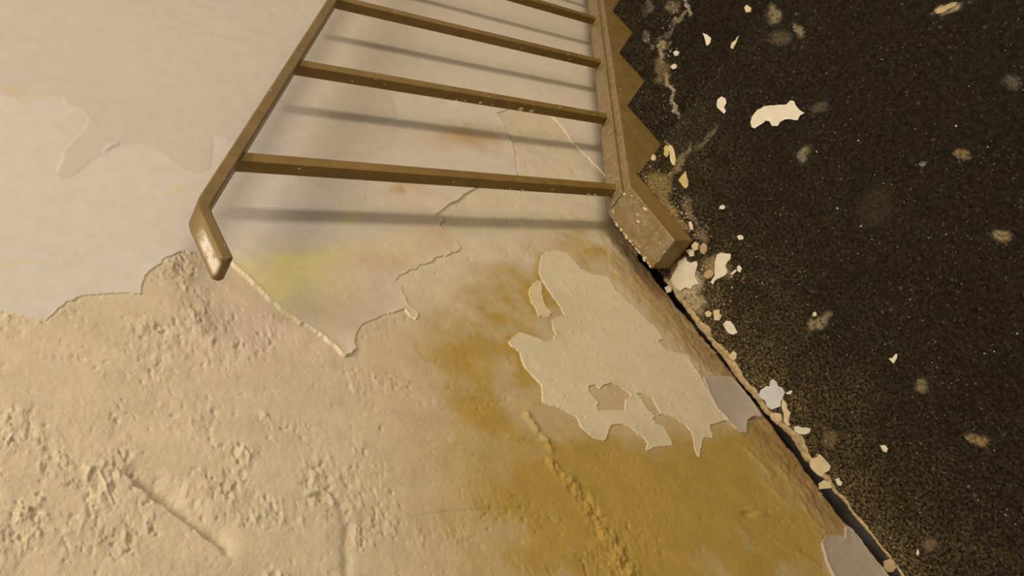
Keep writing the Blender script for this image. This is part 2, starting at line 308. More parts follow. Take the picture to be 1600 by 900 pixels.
    pl = lerp(pl, C(0.055, 0.038, 0.020), q['under'])          # shade of the open joint painted in as near-black
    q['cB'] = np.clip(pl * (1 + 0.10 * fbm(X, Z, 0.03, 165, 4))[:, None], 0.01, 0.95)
    pa = lerp(np.broadcast_to(C(0.585, 0.550, 0.535), (len(px), 3)), C(0.540, 0.500, 0.480), top)
    pa = lerp(pa, C(0.63, 0.555, 0.445), np.clip(sstep(540, 640, px) * sstep(200, 330, py) + sstep(340, 420, px) * sstep(340, 420, py), 0, 1) * 0.85)
    pa = lerp(pa, C(0.60, 0.535, 0.455), sstep(420, 560, px) * sstep(330, 230, py) * 0.8)
    pa = lerp(pa, C(0.70, 0.63, 0.54), sstep(620, 860, px) * sstep(330, 200, py) * 0.9)  # coat lightened towards the stringer to make up for weak light there
    pa = lerp(pa, C(0.62, 0.58, 0.51), whites * 0.6 * (1 - top))
    green = 1.0 * B(450, 440, 72, 36, -22) + 0.6 * B(500, 405, 55, 18, -12) + 0.65 * B(550, 340, 18, 18) + 0.45 * B(520, 480, 40, 40) + 0.5 * B(380, 430, 25, 20) + 0.3 * B(620, 395, 60, 30)
    lim = 0.75 * B(20, 140, 45, 9, 5) + 0.6 * B(285, 303, 26, 6) + 0.55 * B(30, 417, 45, 6, 6) + 0.35 * B(120, 422, 50, 5)
    pa = lerp(pa, C(0.72, 0.68, 0.32), np.clip(green, 0, 0.9)); pa = lerp(pa, C(0.58, 0.50, 0.29), np.clip(lim, 0, 0.9) * 0.8)
    os2 = 0.9 * B(735, 222, 48, 15, 4) + 0.8 * B(632, 296, 30, 10, 4) + 0.4 * B(700, 375, 30, 20) + 0.35 * B(590, 400, 60, 18)
    pa = lerp(pa, C(0.50, 0.34, 0.15), np.clip(os2, 0, 0.85))
    tan = np.clip(B(600, 410, 70, 25, 8) + 0.6 * B(640, 440, 60, 40) + 0.8 * B(560, 500, 70, 50), 0, 1) * 0.75; pa = lerp(pa, C(0.56, 0.465, 0.36), tan)
    q['cA'] = np.clip(pa * (1 + 0.03 * fbm(X, Z, 0.12, 171, 3))[:, None], 0.01, 0.95)
    pp = lerp(np.broadcast_to(C(0.655, 0.585, 0.43), (len(px), 3)), C(0.58, 0.51, 0.34), np.clip(0.7 * B(870, 520, 40, 60) + sstep(640, 700, py) * 0.6 + 0.4 * fbm(X, Z, 0.05, 181, 3), 0, 1))
    q['cP'] = np.clip(lerp(pp, C(0.45, 0.34, 0.19), np.clip(brown, 0, 0.45)), 0.01, 0.95)
    q['cC'] = np.broadcast_to(C(0.66, 0.57, 0.36), (len(px), 3)) * (1 + 0.08 * fbm(X, Z, 0.02, 185, 3))[:, None]
    q['cG'] = np.broadcast_to(C(0.45, 0.395, 0.335), (len(px), 3)) * (1 + 0.05 * fbm(X, Z, 0.04, 187, 3))[:, None]
    return q

def grow(a, b, step, ext_lo, ext_hi):
    c = list(np.arange(a, b + 0.01, step)); s = step
    while c[0] > ext_lo: s *= 1.35; c.insert(0, c[0] - s)
    s = step
    while c[-1] < ext_hi: s *= 1.35; c.append(c[-1] + s)
    return np.array(c)
def tri_grid(px, py):
    """regular lattice laid on the wall; returns flat positions and triangles (two per cell)"""
    U, Vv = np.meshgrid(px, py); W = on_wall(U.ravel(), Vv.ravel()); nx, ny = len(px), len(py)
    i = (np.arange(ny - 1)[:, None] * nx + np.arange(nx - 1)[None]).ravel()
    Q = np.stack([i, i + nx, i + nx + 1, i + 1], 1)
    return U.ravel(), Vv.ravel(), W, Q

gx = grow(-20, 1420, 1.9, -420, 1420); gy = grow(-20, 920, 1.9, -260, 1250)
GU, GV, GW, GQ = tri_grid(gx, gy)
ok = GW[:, 2] > -0.9
gok = ok[GQ].all(1) & ~((GW[GQ][:, :, 2] < -0.06) & (GW[GQ][:, :, 0] < 0.0)).any(1); GQ = GQ[gok]
q = fields(GU, GV, GW[:, 0], GW[:, 2])
edge = np.ones(len(GU))
Vb = GW.copy()
# under a painted coat the plaster stays a little below it
hb = q['base'].copy()
cover = sstep(6, -2, q['A'])
hb = hb * (1 - cover) + np.minimum(hb, -0.0004) * cover
for kk, hh in (('P', 'hP'), ('C', 'hC'), ('G1', 'hG1'), ('G2', 'hG2')):
    cv = sstep(1.5, -2.5, q[kk]); hb = hb * (1 - cv) + np.minimum(hb, q[hh] - 0.0012) * cv
Vb[:, 1] -= hb
used = np.unique(GQ); remap = np.full(len(GU), -1); remap[used] = np.arange(len(used))
# continue the wall beyond the close-up: a flat skirt to a large rectangle just behind
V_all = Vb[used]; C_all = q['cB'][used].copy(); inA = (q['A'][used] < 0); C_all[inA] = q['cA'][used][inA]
big = np.array([(-3.2, 0.05, -0.70), (-3.2, 0.05, 3.3), (3.6, 0.05, 3.3), (3.6, 0.05, -3.0), (0.0, 0.05, -3.0), (0.0, 0.05, -0.70)])
nb = len(V_all); V_all = np.concatenate([V_all, big]); C_all = np.concatenate([C_all, np.tile([[0.54, 0.50, 0.48]], (6, 1))])
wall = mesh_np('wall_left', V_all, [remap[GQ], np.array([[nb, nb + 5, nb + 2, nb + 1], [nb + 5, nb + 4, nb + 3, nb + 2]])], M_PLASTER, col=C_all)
tag(wall, 'crumbling beige plaster wall with peeling paint and ochre damp stains', kind='structure')

def coat(name, label, s, h, col, base_h, U, W, Q, mat, parent, slant=0.0012, rimc=None):
    """a coat of paint with a real broken edge: lattice triangles cut along s = 0, rim walls down to the plaster"""
    nxx = int(np.argmax(np.diff(U) < 0)) + 1; s2 = s.reshape(-1, nxx); W2 = W.reshape(-1, nxx, 3)
    gv, gu = np.gradient(s2); Wv = np.gradient(W2, axis=0); Wu = np.gradient(W2, axis=1)
    outw = (Wu * gu[..., None] + Wv * gv[..., None]).reshape(-1, 3); outw /= np.linalg.norm(outw, axis=1)[:, None] + 1e-12
    T = np.concatenate([Q[:, [0, 1, 2]], Q[:, [0, 2, 3]]]); ins = s < 0; cnt = ins[T].sum(1)
    full = T[cnt == 3]
    verts = [np.stack([W[:, 0], -h, W[:, 2]], 1)]; cols = [col]; floor_h = [base_h]; outs = [outw]; tris = [full]; rim = []
    off = len(W)
    def cut(a, b):
        nonlocal off
        t = (s[a] / (s[a] - s[b]))[:, None]
        P = W[a] * (1 - t) + W[b] * t; hh = h[a] * (1 - t[:, 0]) + h[b] * t[:, 0]
        verts.append(np.stack([P[:, 0], -hh, P[:, 2]], 1)); cols.append(col[a] * (1 - t) + col[b] * t)
        floor_h.append(np.minimum(base_h[a], base_h[b])); outs.append(outw[a] * (1 - t) + outw[b] * t); r = np.arange(off, off + len(a)); off += len(a); return r
    for k in range(3):
        a, b, c = T[:, k], T[:, (k + 1) % 3], T[:, (k + 2) % 3]
        m = (cnt == 1) & ins[a]; A, Bq, Cq = a[m], b[m], c[m]
        e1 = cut(A, Bq); e2 = cut(A, Cq); tris.append(np.stack([A, e1, e2], 1)); rim.append(np.stack([e1, e2], 1))
        m = (cnt == 2) & ~ins[a]; A, Bq, Cq = a[m], b[m], c[m]
        e1 = cut(Bq, A); e2 = cut(Cq, A); tris.append(np.stack([e1, Bq, Cq], 1)); tris.append(np.stack([e1, Cq, e2], 1)); rim.append(np.stack([e2, e1], 1))
    V = np.concatenate(verts); C = np.concatenate(cols); FH = np.concatenate(floor_h); F = np.concatenate(tris); Rm = np.concatenate(rim)
    us = np.unique(F); rm = np.full(len(V), -1); rm[us] = np.arange(len(us)); V2 = V[us]; C2 = C[us]
    ra, rb = Rm[:, 0], Rm[:, 1]; n0 = len(V2); k = len(ra)
    OW = np.concatenate(outs) * slant
    lo = lambda r: np.stack([V[r][:, 0] + OW[r][:, 0], -(FH[r] - 0.0008), V[r][:, 2] + OW[r][:, 2]], 1)
    V3 = np.concatenate([V2, V[ra], V[rb], lo(rb), lo(ra)]); cr = np.clip(C * 1.12, 0, 0.9) if rimc is None else np.tile([rimc], (len(C), 1))
    C3 = np.concatenate([C2, cr[ra], cr[rb], cr[rb], cr[ra]]); ar = np.arange(k)
    quads = np.stack([n0 + ar, n0 + k + ar, n0 + 2 * k + ar, n0 + 3 * k + ar], 1)
    o = mesh_np(name, V3, [rm[F], quads], mat, parent, col=np.clip(C3, 0, 1))
    o['label'] = label
    return o
coat('paint_coat', 'smooth pale beige paint coat with a broken lower edge', q['A'], q['hA'], q['cA'], hb, GU, GW, GQ, M_PAINT, wall, 0.0030, (0.70, 0.63, 0.47))  # rim colour lightened: the lit look of the broken edge is painted in
def fine(x0, x1, y0, y1, st=1.1):
    U, Vv, W, Q = tri_grid(np.arange(x0, x1, st), np.arange(y0, y1, st)); return U, Vv, W, Q, fields(U, Vv, W[:, 0], W[:, 2])
U, Vv, W, Q, f2 = fine(785, 1150, 382, 722)
coat('limewash_patch', 'pale greyish limewash patch with ragged outline', f2['P'], f2['hP'], f2['cP'], f2['base'] - 0.0005, U, W, Q, M_PATCH, wall)
coat('paint_chip', 'small cream paint chip still clinging to the wall', f2['C'], f2['hC'], f2['cC'], f2['base'] - 0.0005, U, W, Q, M_PATCH, wall)
U, Vv, W, Q, f3 = fine(1092, 1196, 580, 686)
coat('gloss_paint_patch', 'smooth lilac-grey paint remnant', f3['G1'], f3['hG1'], f3['cG'], f3['base'] - 0.0005, U, W, Q, M_GLOSSP, wall)
U, Vv, W, Q, f4 = fine(1276, 1415, 812, 936)
coat('gloss_paint_patch', 'curled lilac-grey paint remnant at the floor joint', f4['G2'], f4['hG2'], f4['cG'], f4['base'] - 0.0005, U, W, Q, M_GLOSSP, wall)

# ------------------------------------------------------------------ landing and steps
XS, YS, G, RISE = 0.2265, -0.1115, 0.25, 0.189
SMUDGE = [  # centre in image pixels, radii, angle, colour, strength
    (1278, 503, 22, 9, -45, (0.30, 0.24, 0.15), 0.9), (1566, 370, 15, 13, 0, (0.32, 0.25, 0.14), 1.0), (1525, 688, 22, 8, 20, (0.30, 0.22, 0.11), 0.9),
    (1208, 24, 11, 15, 0, (0.26, 0.22, 0.13), 0.8), (1247, 47, 7, 13, -10, (0.28, 0.25, 0.14), 0.8), (1257, 238, 6, 14, 20, (0.26, 0.23, 0.15), 0.8),
    (1441, 602, 11, 14, -20, (0.24, 0.21, 0.13), 0.8), (1580, 126, 14, 9, 0, (0.13, 0.10, 0.08), 0.8), (1505, 245, 12, 9, 40, (0.25, 0.20, 0.09), 0.8),
    (1438, 257, 6, 5, 0, (0.3, 0.24, 0.15), 0.9), (1480, 14, 22, 6, -18, (0.45, 0.36, 0.24), 1.0), (1218, 60, 16, 12, 0, (0.10, 0.085, 0.05), 0.8),
    (1370, 320, 26, 40, 20, (0.07, 0.055, 0.035), 0.35), (1280, 170, 12, 10, 0, (0.12, 0.1, 0.07), 0.7), (1452, 853, 14, 9, 0, (0.22, 0.16, 0.09), 0.7), (1298, 685, 12, 16, 0, (0.2, 0.16, 0.09), 0.6),
    (1072, 440, 26, 38, -15, (0.60, 0.52, 0.36), 0.9), (1120, 415, 26, 22, 0, (0.36, 0.28, 0.15), 0.7), (1085, 470, 16, 22, -30, (0.55, 0.47, 0.30), 0.8), (1030, 290, 25, 18, 50, (0.30, 0.23, 0.10), 0.8), (1048, 335, 13, 48, -36, (0.34, 0.25, 0.10), 0.9),
    (1080, 330, 4, 26, -25, (0.26, 0.19, 0.11), 0.8), (1100, 368, 6, 16, -25, (0.26, 0.18, 0.10), 0.8), (1045, 235, 6, 14, -25, (0.36, 0.30, 0.12), 0.6), (1060, 255, 40, 5, -50, (0.28, 0.22, 0.10), 0.8),
    (1105, 215, 30, 5, -52, (0.22, 0.18, 0.1), 0.6), (1110, 100, 18, 12, -50, (0.13, 0.11, 0.08), 0.8)]
STEP_SMUDGE = [(1034, 88, 4, 16, -8, (0.50, 0.42, 0.28), 1.0), (1045, 130, 3.2, 24, -22, (0.45, 0.36, 0.22), 1.0), (1055, 165, 3, 24, -18, (0.42, 0.34, 0.22), 1.0), (1036, 72, 12, 6, -45, (0.46, 0.40, 0.24), 0.9),
    (1012, 62, 4, 14, -30, (0.26, 0.22, 0.15), 0.8), (1074, 12, 4, 15, -25, (0.60, 0.52, 0.38), 1.0), (1062, 28, 5, 14, 28, (0.40, 0.33, 0.22), 0.9), (1048, 45, 30, 3.5, -45, (0.17, 0.14, 0.10), 0.7), (1013, 10, 5, 16, 25, (0.16, 0.14, 0.10), 0.8), (1050, 10, 12, 10, 0, (0.32, 0.27, 0.16), 0.6), (1035, 110, 14, 22, -15, (0.26, 0.20, 0.11), 0.6)]
def slab(name, xs, ys, ztop, thick, smudges, mat, parent=None, landing=False):
    nx, ny = len(xs), len(ys); X, Y = np.meshgrid(xs, ys); X = X.ravel(); Y = Y.ravel()
    if landing:      # broken edge along the wall: the joint has opened by a few millimetres
        e = JOINT(X); last = Y > -0.03; Y = np.where(last, np.interp(Y, [-0.03, ys[-1]], [-0.03, 0.0]), Y); Y = np.where(last, -0.03 + (Y + 0.03) * (0.03 - e) / 0.03, Y)
    P = np.stack([X, Y, np.full(len(X), ztop)], 1); px, py = to_pixels(P)
    P[:, 2] += 0.0004 * fbm(X, Y, 0.02, 201, 3)
    i = (np.arange(ny - 1)[:, None] * nx + np.arange(nx - 1)[None]).ravel(); Q = np.stack([i, i + 1, i + nx + 1, i + nx], 1)
    ch = np.zeros(len(X)); tint = np.zeros((len(X), 3)) + 1e-6; wx = px + 9 * fbm(X, Y, 0.02, 211, 4); wy = py + 9 * fbm(X, Y, 0.02, 215, 4); sw = np.zeros(len(X)) + 1e-6
    for (cx, cy, rx, ry, an, c, s) in smudges:
        b = blob(wx, wy, cx, cy, rx, ry, an) ** 1.0; b = sstep(0.25, 0.75, b) * s; tint += b[:, None] * np.array(c); sw += b; ch = np.maximum(ch, b)
    tint /= sw[:, None]
    if landing:
        dust = np.exp(Y / 0.075) * 0.95 + np.exp(Y / 0.28) * 0.33 + 0.30 * np.exp(-((X - XS) / 0.10) ** 2) * np.exp(Y / 0.25)
    else: dust = 0.30 * np.exp((Y - YS) / 0.18)
    dust = dust * (1 + 0.5 * fbm(X, Y, 0.07, 221, 3))
    # sides
    ring = np.concatenate([np.arange(nx), np.arange(1, ny) * nx + nx - 1, (ny - 1) * nx + np.arange(nx - 2, -1, -1), np.arange(ny - 2, 0, -1) * nx]); k = len(ring)
    n0 = len(P); side = np.concatenate([P[ring], P[ring] - [0, 0, thick]]); a = np.arange(k); b = (a + 1) % k
    SQ = np.stack([n0 + a, n0 + k + a, n0 + k + b, n0 + b], 1)
    V = np.concatenate([P, side]); ext = lambda v: np.concatenate([v, v[ring], v[ring]])
    o = mesh_np(name, V, [Q, SQ], mat, parent, smooth=False, col=ext(tint), attrs={'dust': ext(np.clip(dust, 0, 1)), 'chalk': ext(np.clip(ch, 0, 1))})
    return o
def JOINT(X):        # how far the slab's edge stands off the wall
    X = np.asarray(X, float); w = np.interp(X, [-3, -0.62, -0.52, -0.44, -0.385, -0.34, -0.25, -0.1, 0.0, 0.06, 0.3], [0.010, 0.019, 0.021, 0.018, 0.012, 0.013, 0.006, 0.006, 0.011, 0.012, 0.009])
    return np.maximum(w + 0.006 * fbm(X, X * 0, 0.04, 231, 5, 0.6) - 0.001, 0.002)
xs = np.concatenate([np.linspace(-3.0, -0.95, 10), np.arange(-0.93, XS - 0.002, 0.003), [XS]]); ys = np.concatenate([np.linspace(-2.6, -1.0, 8), np.arange(-0.98, -0.0305, 0.003), np.linspace(-0.03, 0.0, 11)])
floor = slab('floor', xs, ys, 0.0, 0.60, SMUDGE, M_STONE, None, True)
tag(floor, 'dark speckled stone landing floor strewn with dust and paint chips', kind='structure')
stairs = bpy.data.objects.new('staircase', None); COL.objects.link(stairs); stairs.location = (0, 0, 0)
tag(stairs, 'dark speckled stone steps going down beside the brown stringer', 'stairs')
M_RISER = simple('dark_riser_stone', (0.03, 0.025, 0.018), 0.4, 0.6, 0.3, 160)
for k in range(1, 8):
    z = -RISE * k; x0 = XS + G * (k - 1) - 0.02; x1 = XS + G * k
    fine_step = 0.004 if k <= 4 else 0.05
    xs = np.append(np.arange(x0, x1 - fine_step * 0.5, fine_step), x1); ys = np.concatenate([np.linspace(-1.35, -0.8, 5)[:-1], np.arange(-0.8, YS - fine_step * 0.5, fine_step), [YS]])
    slab('tread', xs, ys, z, 0.03, STEP_SMUDGE, M_STONE, stairs)
    bm_obj('riser', prism_bm([(x0 - 0.002, z), (x0 + 0.012, z), (x0 + 0.012, z + RISE - (0.03 if k > 1 else 0.12)), (x0 - 0.002, z + RISE - (0.03 if k > 1 else 0.12))], -1.35, YS), M_RISER, stairs)

# mortar fillet broken away from the wall, left along the slab's edge
M_MORTAR = simple('crumbly_mortar', (0.44, 0.345, 0.19), 0.35, 0.9, 0.6, 140)
xm = np.arange(-0.72, 0.035, 0.0022); na = 11
wid = np.interp(xm, [-0.72, -0.60, -0.50, -0.44, -0.40, -0.37, -0.30, -0.22, -0.1, -0.04, 0.035], [0.010, 0.004, 0.005, 0.011, 0.016, 0.016, 0.013, 0.013, 0.016, 0.012, 0.010]) * (1 + 0.7 * fbm(xm, xm * 0, 0.03, 241, 4)); wid = np.maximum(wid, 0.002)
jm = JOINT(xm); VV = []
for j in range(na):
    t = j / (na - 1); y = -jm - 0.0005 - t * wid + 0.002
    prof = np.sin(np.pi * min(1, 0.15 + t * 0.85)) ** 0.7 if t < 1 else 0
    z = prof * (0.0032 + 0.0028 * fbm(xm, y, 0.012, 251, 4)) * np.minimum(1, wid / 0.008) + 0.0012 * fbm(xm, y, 0.005, 255, 2) * prof + (-0.014 if j == 0 else (-0.001 if j == na - 1 else 0))
    VV.append(np.stack([xm, y, z], 1))
VV = np.concatenate(VV); n = len(xm); i = (np.arange(na - 1)[:, None] * n + np.arange(n - 1)[None]).ravel()
mo = mesh_np('mortar_strip', VV, [np.stack([i, i + n, i + n + 1, i + 1], 1)], M_MORTAR, floor)
mo['label'] = 'crumbling tan mortar strip along the wall joint'

# ------------------------------------------------------------------ railing on its stringer
SL = 0.752
rail = bpy.data.objects.new('stair_railing', None); COL.objects.link(rail); rail.location = (0, 0, 0)
tag(rail, 'brown painted metal stair railing with square balusters against the peeling wall', 'railing')
XE, XB = 0.041, 0.188
top = lambda x: 0.060 - SL * (x - XB)
xe = 2.0
st = bm_obj('stringer', prism_bm([(XE, 0.0005), (XE, 0.060), (XB, 0.060), (xe, top(xe)), (xe, top(xe) - 0.36), (XS + 0.004, top(XS) - 0.30), (XS + 0.004, 0.0005)], -0.1095, -0.035, 0.0025, 2), M_STRING, rail)
st['label'] = 'scuffed brown stringer with blunt end block on the landing'
bar = bm_obj('base_rail', prism_bm([(XB + 0.004, 0.0585), (XB + 0.012, top(XB + 0.012) + 0.009), (xe, top(xe) + 0.009), (xe, top(xe) - 0.001)], -0.090, -0.048, 0.0015, 2), M_STRING, rail)
# handrail: flat bar, level for a short run over the landing and then following the flight
HT, HH = 0.920, 0.016; HX = 0.118
hz = lambda x: HT - 0.757 * (x - HX)
out = [(0.028, HT - HH), (0.024, HT - HH * 0.5), (0.028, HT), (HX - 0.012, HT), (HX, HT - 0.002), (HX + 0.012, hz(HX + 0.012)), (xe, hz(xe)), (xe, hz(xe) - 0.0205), (HX + 0.008, hz(HX + 0.008) - 0.0205), (HX - 0.006, HT - HH - 0.0015), (HX - 0.018, HT - HH)]
hr_bm = prism_bm(out, -0.088, -0.052, 0.0028, 3)
k = NT('handrail_paint')
pos = k.t.nodes.new('ShaderNodeSeparateXYZ'); k.put(pos.inputs[0], k.tc)
c = k.mix(k.ramp(k.noise(30, 4), 0.3, 0.7), (0.15, 0.098, 0.034), (0.20, 0.135, 0.05))
lvl = k.math('MULTIPLY', k.ramp(pos.outputs[2], HT - 0.004, HT - 0.001), k.ramp(pos.outputs[0], HX - 0.005, HX - 0.025))
mid = k.math('MULTIPLY', k.ramp(k.math('ABSOLUTE', k.math('ADD', pos.outputs[1], 0.0715)), 0.013, 0.006), k.ramp(pos.outputs[0], 0.092, 0.070))
pale_streak = k.math('MULTIPLY', k.math('MULTIPLY', lvl, mid), k.ramp(k.noise(70, 6, 0.7), 0.34, 0.50))  # pale mottled streak along the middle of the level end
c = k.mix(lvl, c, (0.25, 0.18, 0.075)); c = k.mix(pale_streak, c, (0.78, 0.74, 0.66))
c = k.mix(k.ramp(k.noise(130, 2, 0.5), 0.74, 0.76), c, (0.6, 0.52, 0.36))
M_HAND = k.finish(c, 0.42, k.noise(140, 4), 0.1, 0.001, 0.35)
hr = bm_obj('handrail', hr_bm, M_HAND, rail)
hr['label'] = 'brown flat handrail, with a pale streak on its bent end'
for j in range(8):
    x = 0.2205 + 0.25 * j; a = 0.0098
    z0 = top(x) + 0.0085; z1 = hz(x) - 0.019
    bm = prism_bm([(x - a, z0 + SL * a), (x + a, z0 - SL * a), (x + a, z1 - SL * a), (x - a, z1 + SL * a)], -0.0798, -0.0602, 0.0018, 2)
    bm_obj('baluster', bm, M_RAIL, rail)
    w = bmesh.new(); bmesh.ops.create_icosphere(w, subdivisions=2, radius=1)
    for v in w.verts:
        nn = 1 + 0.15 * math.sin(v.co.x * 7 + j) * math.cos(v.co.y * 5); v.co = Vector((x + v.co.x * 0.017 * nn, -0.07 + v.co.y * 0.0155 * nn, z0 - SL * v.co.x * 0.017 + max(v.co.z, -0.3) * 0.006 * nn))
    bm_obj('weld_bead', w, M_STRING, rail, True)
# flecks of wall paint spattered on the railing
M_FLECK = simple('cream_paint_fleck', (0.68, 0.60, 0.44), 0.12, 0.7, 0.2, 200)
random.seed(3)
def fleck_mesh(P, U, V, N, r):
    bm = bmesh.new(); n = 7; ring = []
    for i in range(n):
        a = 2 * math.pi * i / n; rr = r * random.uniform(0.6, 1.25); ring.append(bm.verts.new(P + U * math.cos(a) * rr * 1.5 + V * math.sin(a) * rr))
    t = bm.verts.new(P + N * min(0.0014, r * 0.45)); 
    for i in range(n): bm.faces.new((ring[i], ring[(i + 1) % n], t))
    return bm
fl = bmesh.new()
def add_fleck(P, U, V, N, r):
    b = fleck_mesh(Vector(P), Vector(U), Vector(V), Vector(N), r); me = bpy.data.meshes.new('t'); b.to_mesh(me); b.free(); fl.from_mesh(me); bpy.data.meshes.remove(me)
for (j, z, r, fy) in ((0, 0.125, 0.0045, -0.0635), (0, 0.165, 0.002, -0.062), (0, 0.105, 0.003, -0.064), (0, 0.30, 0.003, -0.0625), (0, 0.33, 0.0015, -0.064), (0, 0.46, 0.0015, -0.070), (1, 0.13, 0.0055, -0.066), (1, 0.10, 0.004, -0.066), (1, 0.24, 0.0028, -0.066), (1, 0.28, 0.002, -0.065), (1, 0.30, 0.0025, -0.063), (1, 0.21, 0.0015, -0.066), (2, -0.21, 0.002, -0.07), (0, 0.74, 0.0018, -0.074), (1, 0.335, 0.002, -0.0615), (1, 0.35, 0.0022, -0.0612)):
    add_fleck((0.2205 + 0.25 * j - 0.0100, fy, z), (0, 0, 1), (0, 1, 0), (-1, 0, 0), r)
for kx in range(14):
    x = random.uniform(XE + 0.006, XB + 0.01); y = random.uniform(-0.105, -0.038); add_fleck((x, y, 0.0602), (0.9, 0.44, 0), (-0.44, 0.9, 0), (0, 0, 1), random.choice((0.0009, 0.0012, 0.0016, 0.003)))
for kx in range(30):
    x = random.uniform(XE + 0.002, XB - 0.02); add_fleck((x, -0.0355 - random.random() * 0.002, 0.0598), (1, 0, 0), (0, 1, 0), (0, -0.3, 0.9), random.uniform(0.0012, 0.003))
for kx in range(8): add_fleck((XE + 0.0006, random.uniform(-0.07, -0.037), 0.0585 - random.random() * 0.004), (0, 1, 0), (0, 0, 1), (-1, 0, 0.2), random.uniform(0.0015, 0.004))
fo = bm_obj('paint_fleck', fl, M_FLECK, rail); fo['kind'] = 'stuff'; fo['label'] = 'cream paint spatters on the brown railing'

# ------------------------------------------------------------------ paint chips and plaster bits lying about
CHM = {'white': simple('white_paint_chip', (0.74, 0.70, 0.60), 0.06, 0.7, 0.15, 60), 'cream': simple('cream_paint_chip', (0.66, 0.57, 0.38), 0.10, 0.75, 0.25, 90),
       'yellow': simple('yellow_paint_chip', (0.58, 0.47, 0.20), 0.10, 0.75, 0.2, 90), 'tan': simple('tan_plaster_bit', (0.46, 0.36, 0.20), 0.2, 0.9, 0.5, 110), 'blue': simple('bluish_white_chip', (0.60, 0.63, 0.68), 0.10, 0.6, 0.15, 70)}
def chip(name, label, pts, z, kind, thick=0.0014, curl=0.0, cat='paint chip', group=None):
    """outline in image pixels, laid on a horizontal surface, thin with a slightly curled, ragged rim"""
    pts = np.array(pts, float); m = []
    rs = np.random.RandomState(int(pts.sum()) % 9999)
    for i in range(len(pts)):
        a = pts[i]; b = pts[(i + 1) % len(pts)]; L = np.hypot(*(b - a)); n = max(1, int(L / 5)); d = (b - a) / max(L, 1e-6); nr = np.array([-d[1], d[0]])
        for t in range(n): m.append(a + (b - a) * t / n + (nr * rs.uniform(-1, 1) * 0.9 if t else 0))
    W = on_floor(np.array(m)[:, 0], np.array(m)[:, 1], z); c = W.mean(0); R = np.linalg.norm(W - c, axis=1).max()
    bm = bmesh.new(); rings = []
    for s, lift in ((1.0, 1.0), (0.93, 0.85), (0.55, 0.3)):
        rings.append([bm.verts.new((c[0] + (p[0] - c[0]) * s - c[0], c[1] + (p[1] - c[1]) * s - c[1], thick * (0.75 if s == 1 else 1.0) + curl * lift * (0.5 + 0.5 * math.sin(3 * math.atan2(p[1] - c[1], p[0] - c[0]) + c[0] * 50)))) for p in W])
    bot = [bm.verts.new((v.co.x, v.co.y, max(0.0, v.co.z - thick * 0.75))) for v in rings[0]]; n = len(W)
    for A, Bq in ((bot, rings[0]), (rings[0], rings[1]), (rings[1], rings[2])):
        for i in range(n): bm.faces.new((A[i], A[(i + 1) % n], Bq[(i + 1) % n], Bq[i]))
    bm.faces.new(rings[2]); bm.faces.new(bot[::-1])
    bmesh.ops.triangulate(bm, faces=[f for f in bm.faces if len(f.verts) > 4])
    o = bm_obj(name, bm, CHM[kind]); o.location = (c[0], c[1], z + 0.0006); tag(o, label, cat, group); return o
Z1, Z2, Z3 = -RISE, -2 * RISE, -3 * RISE
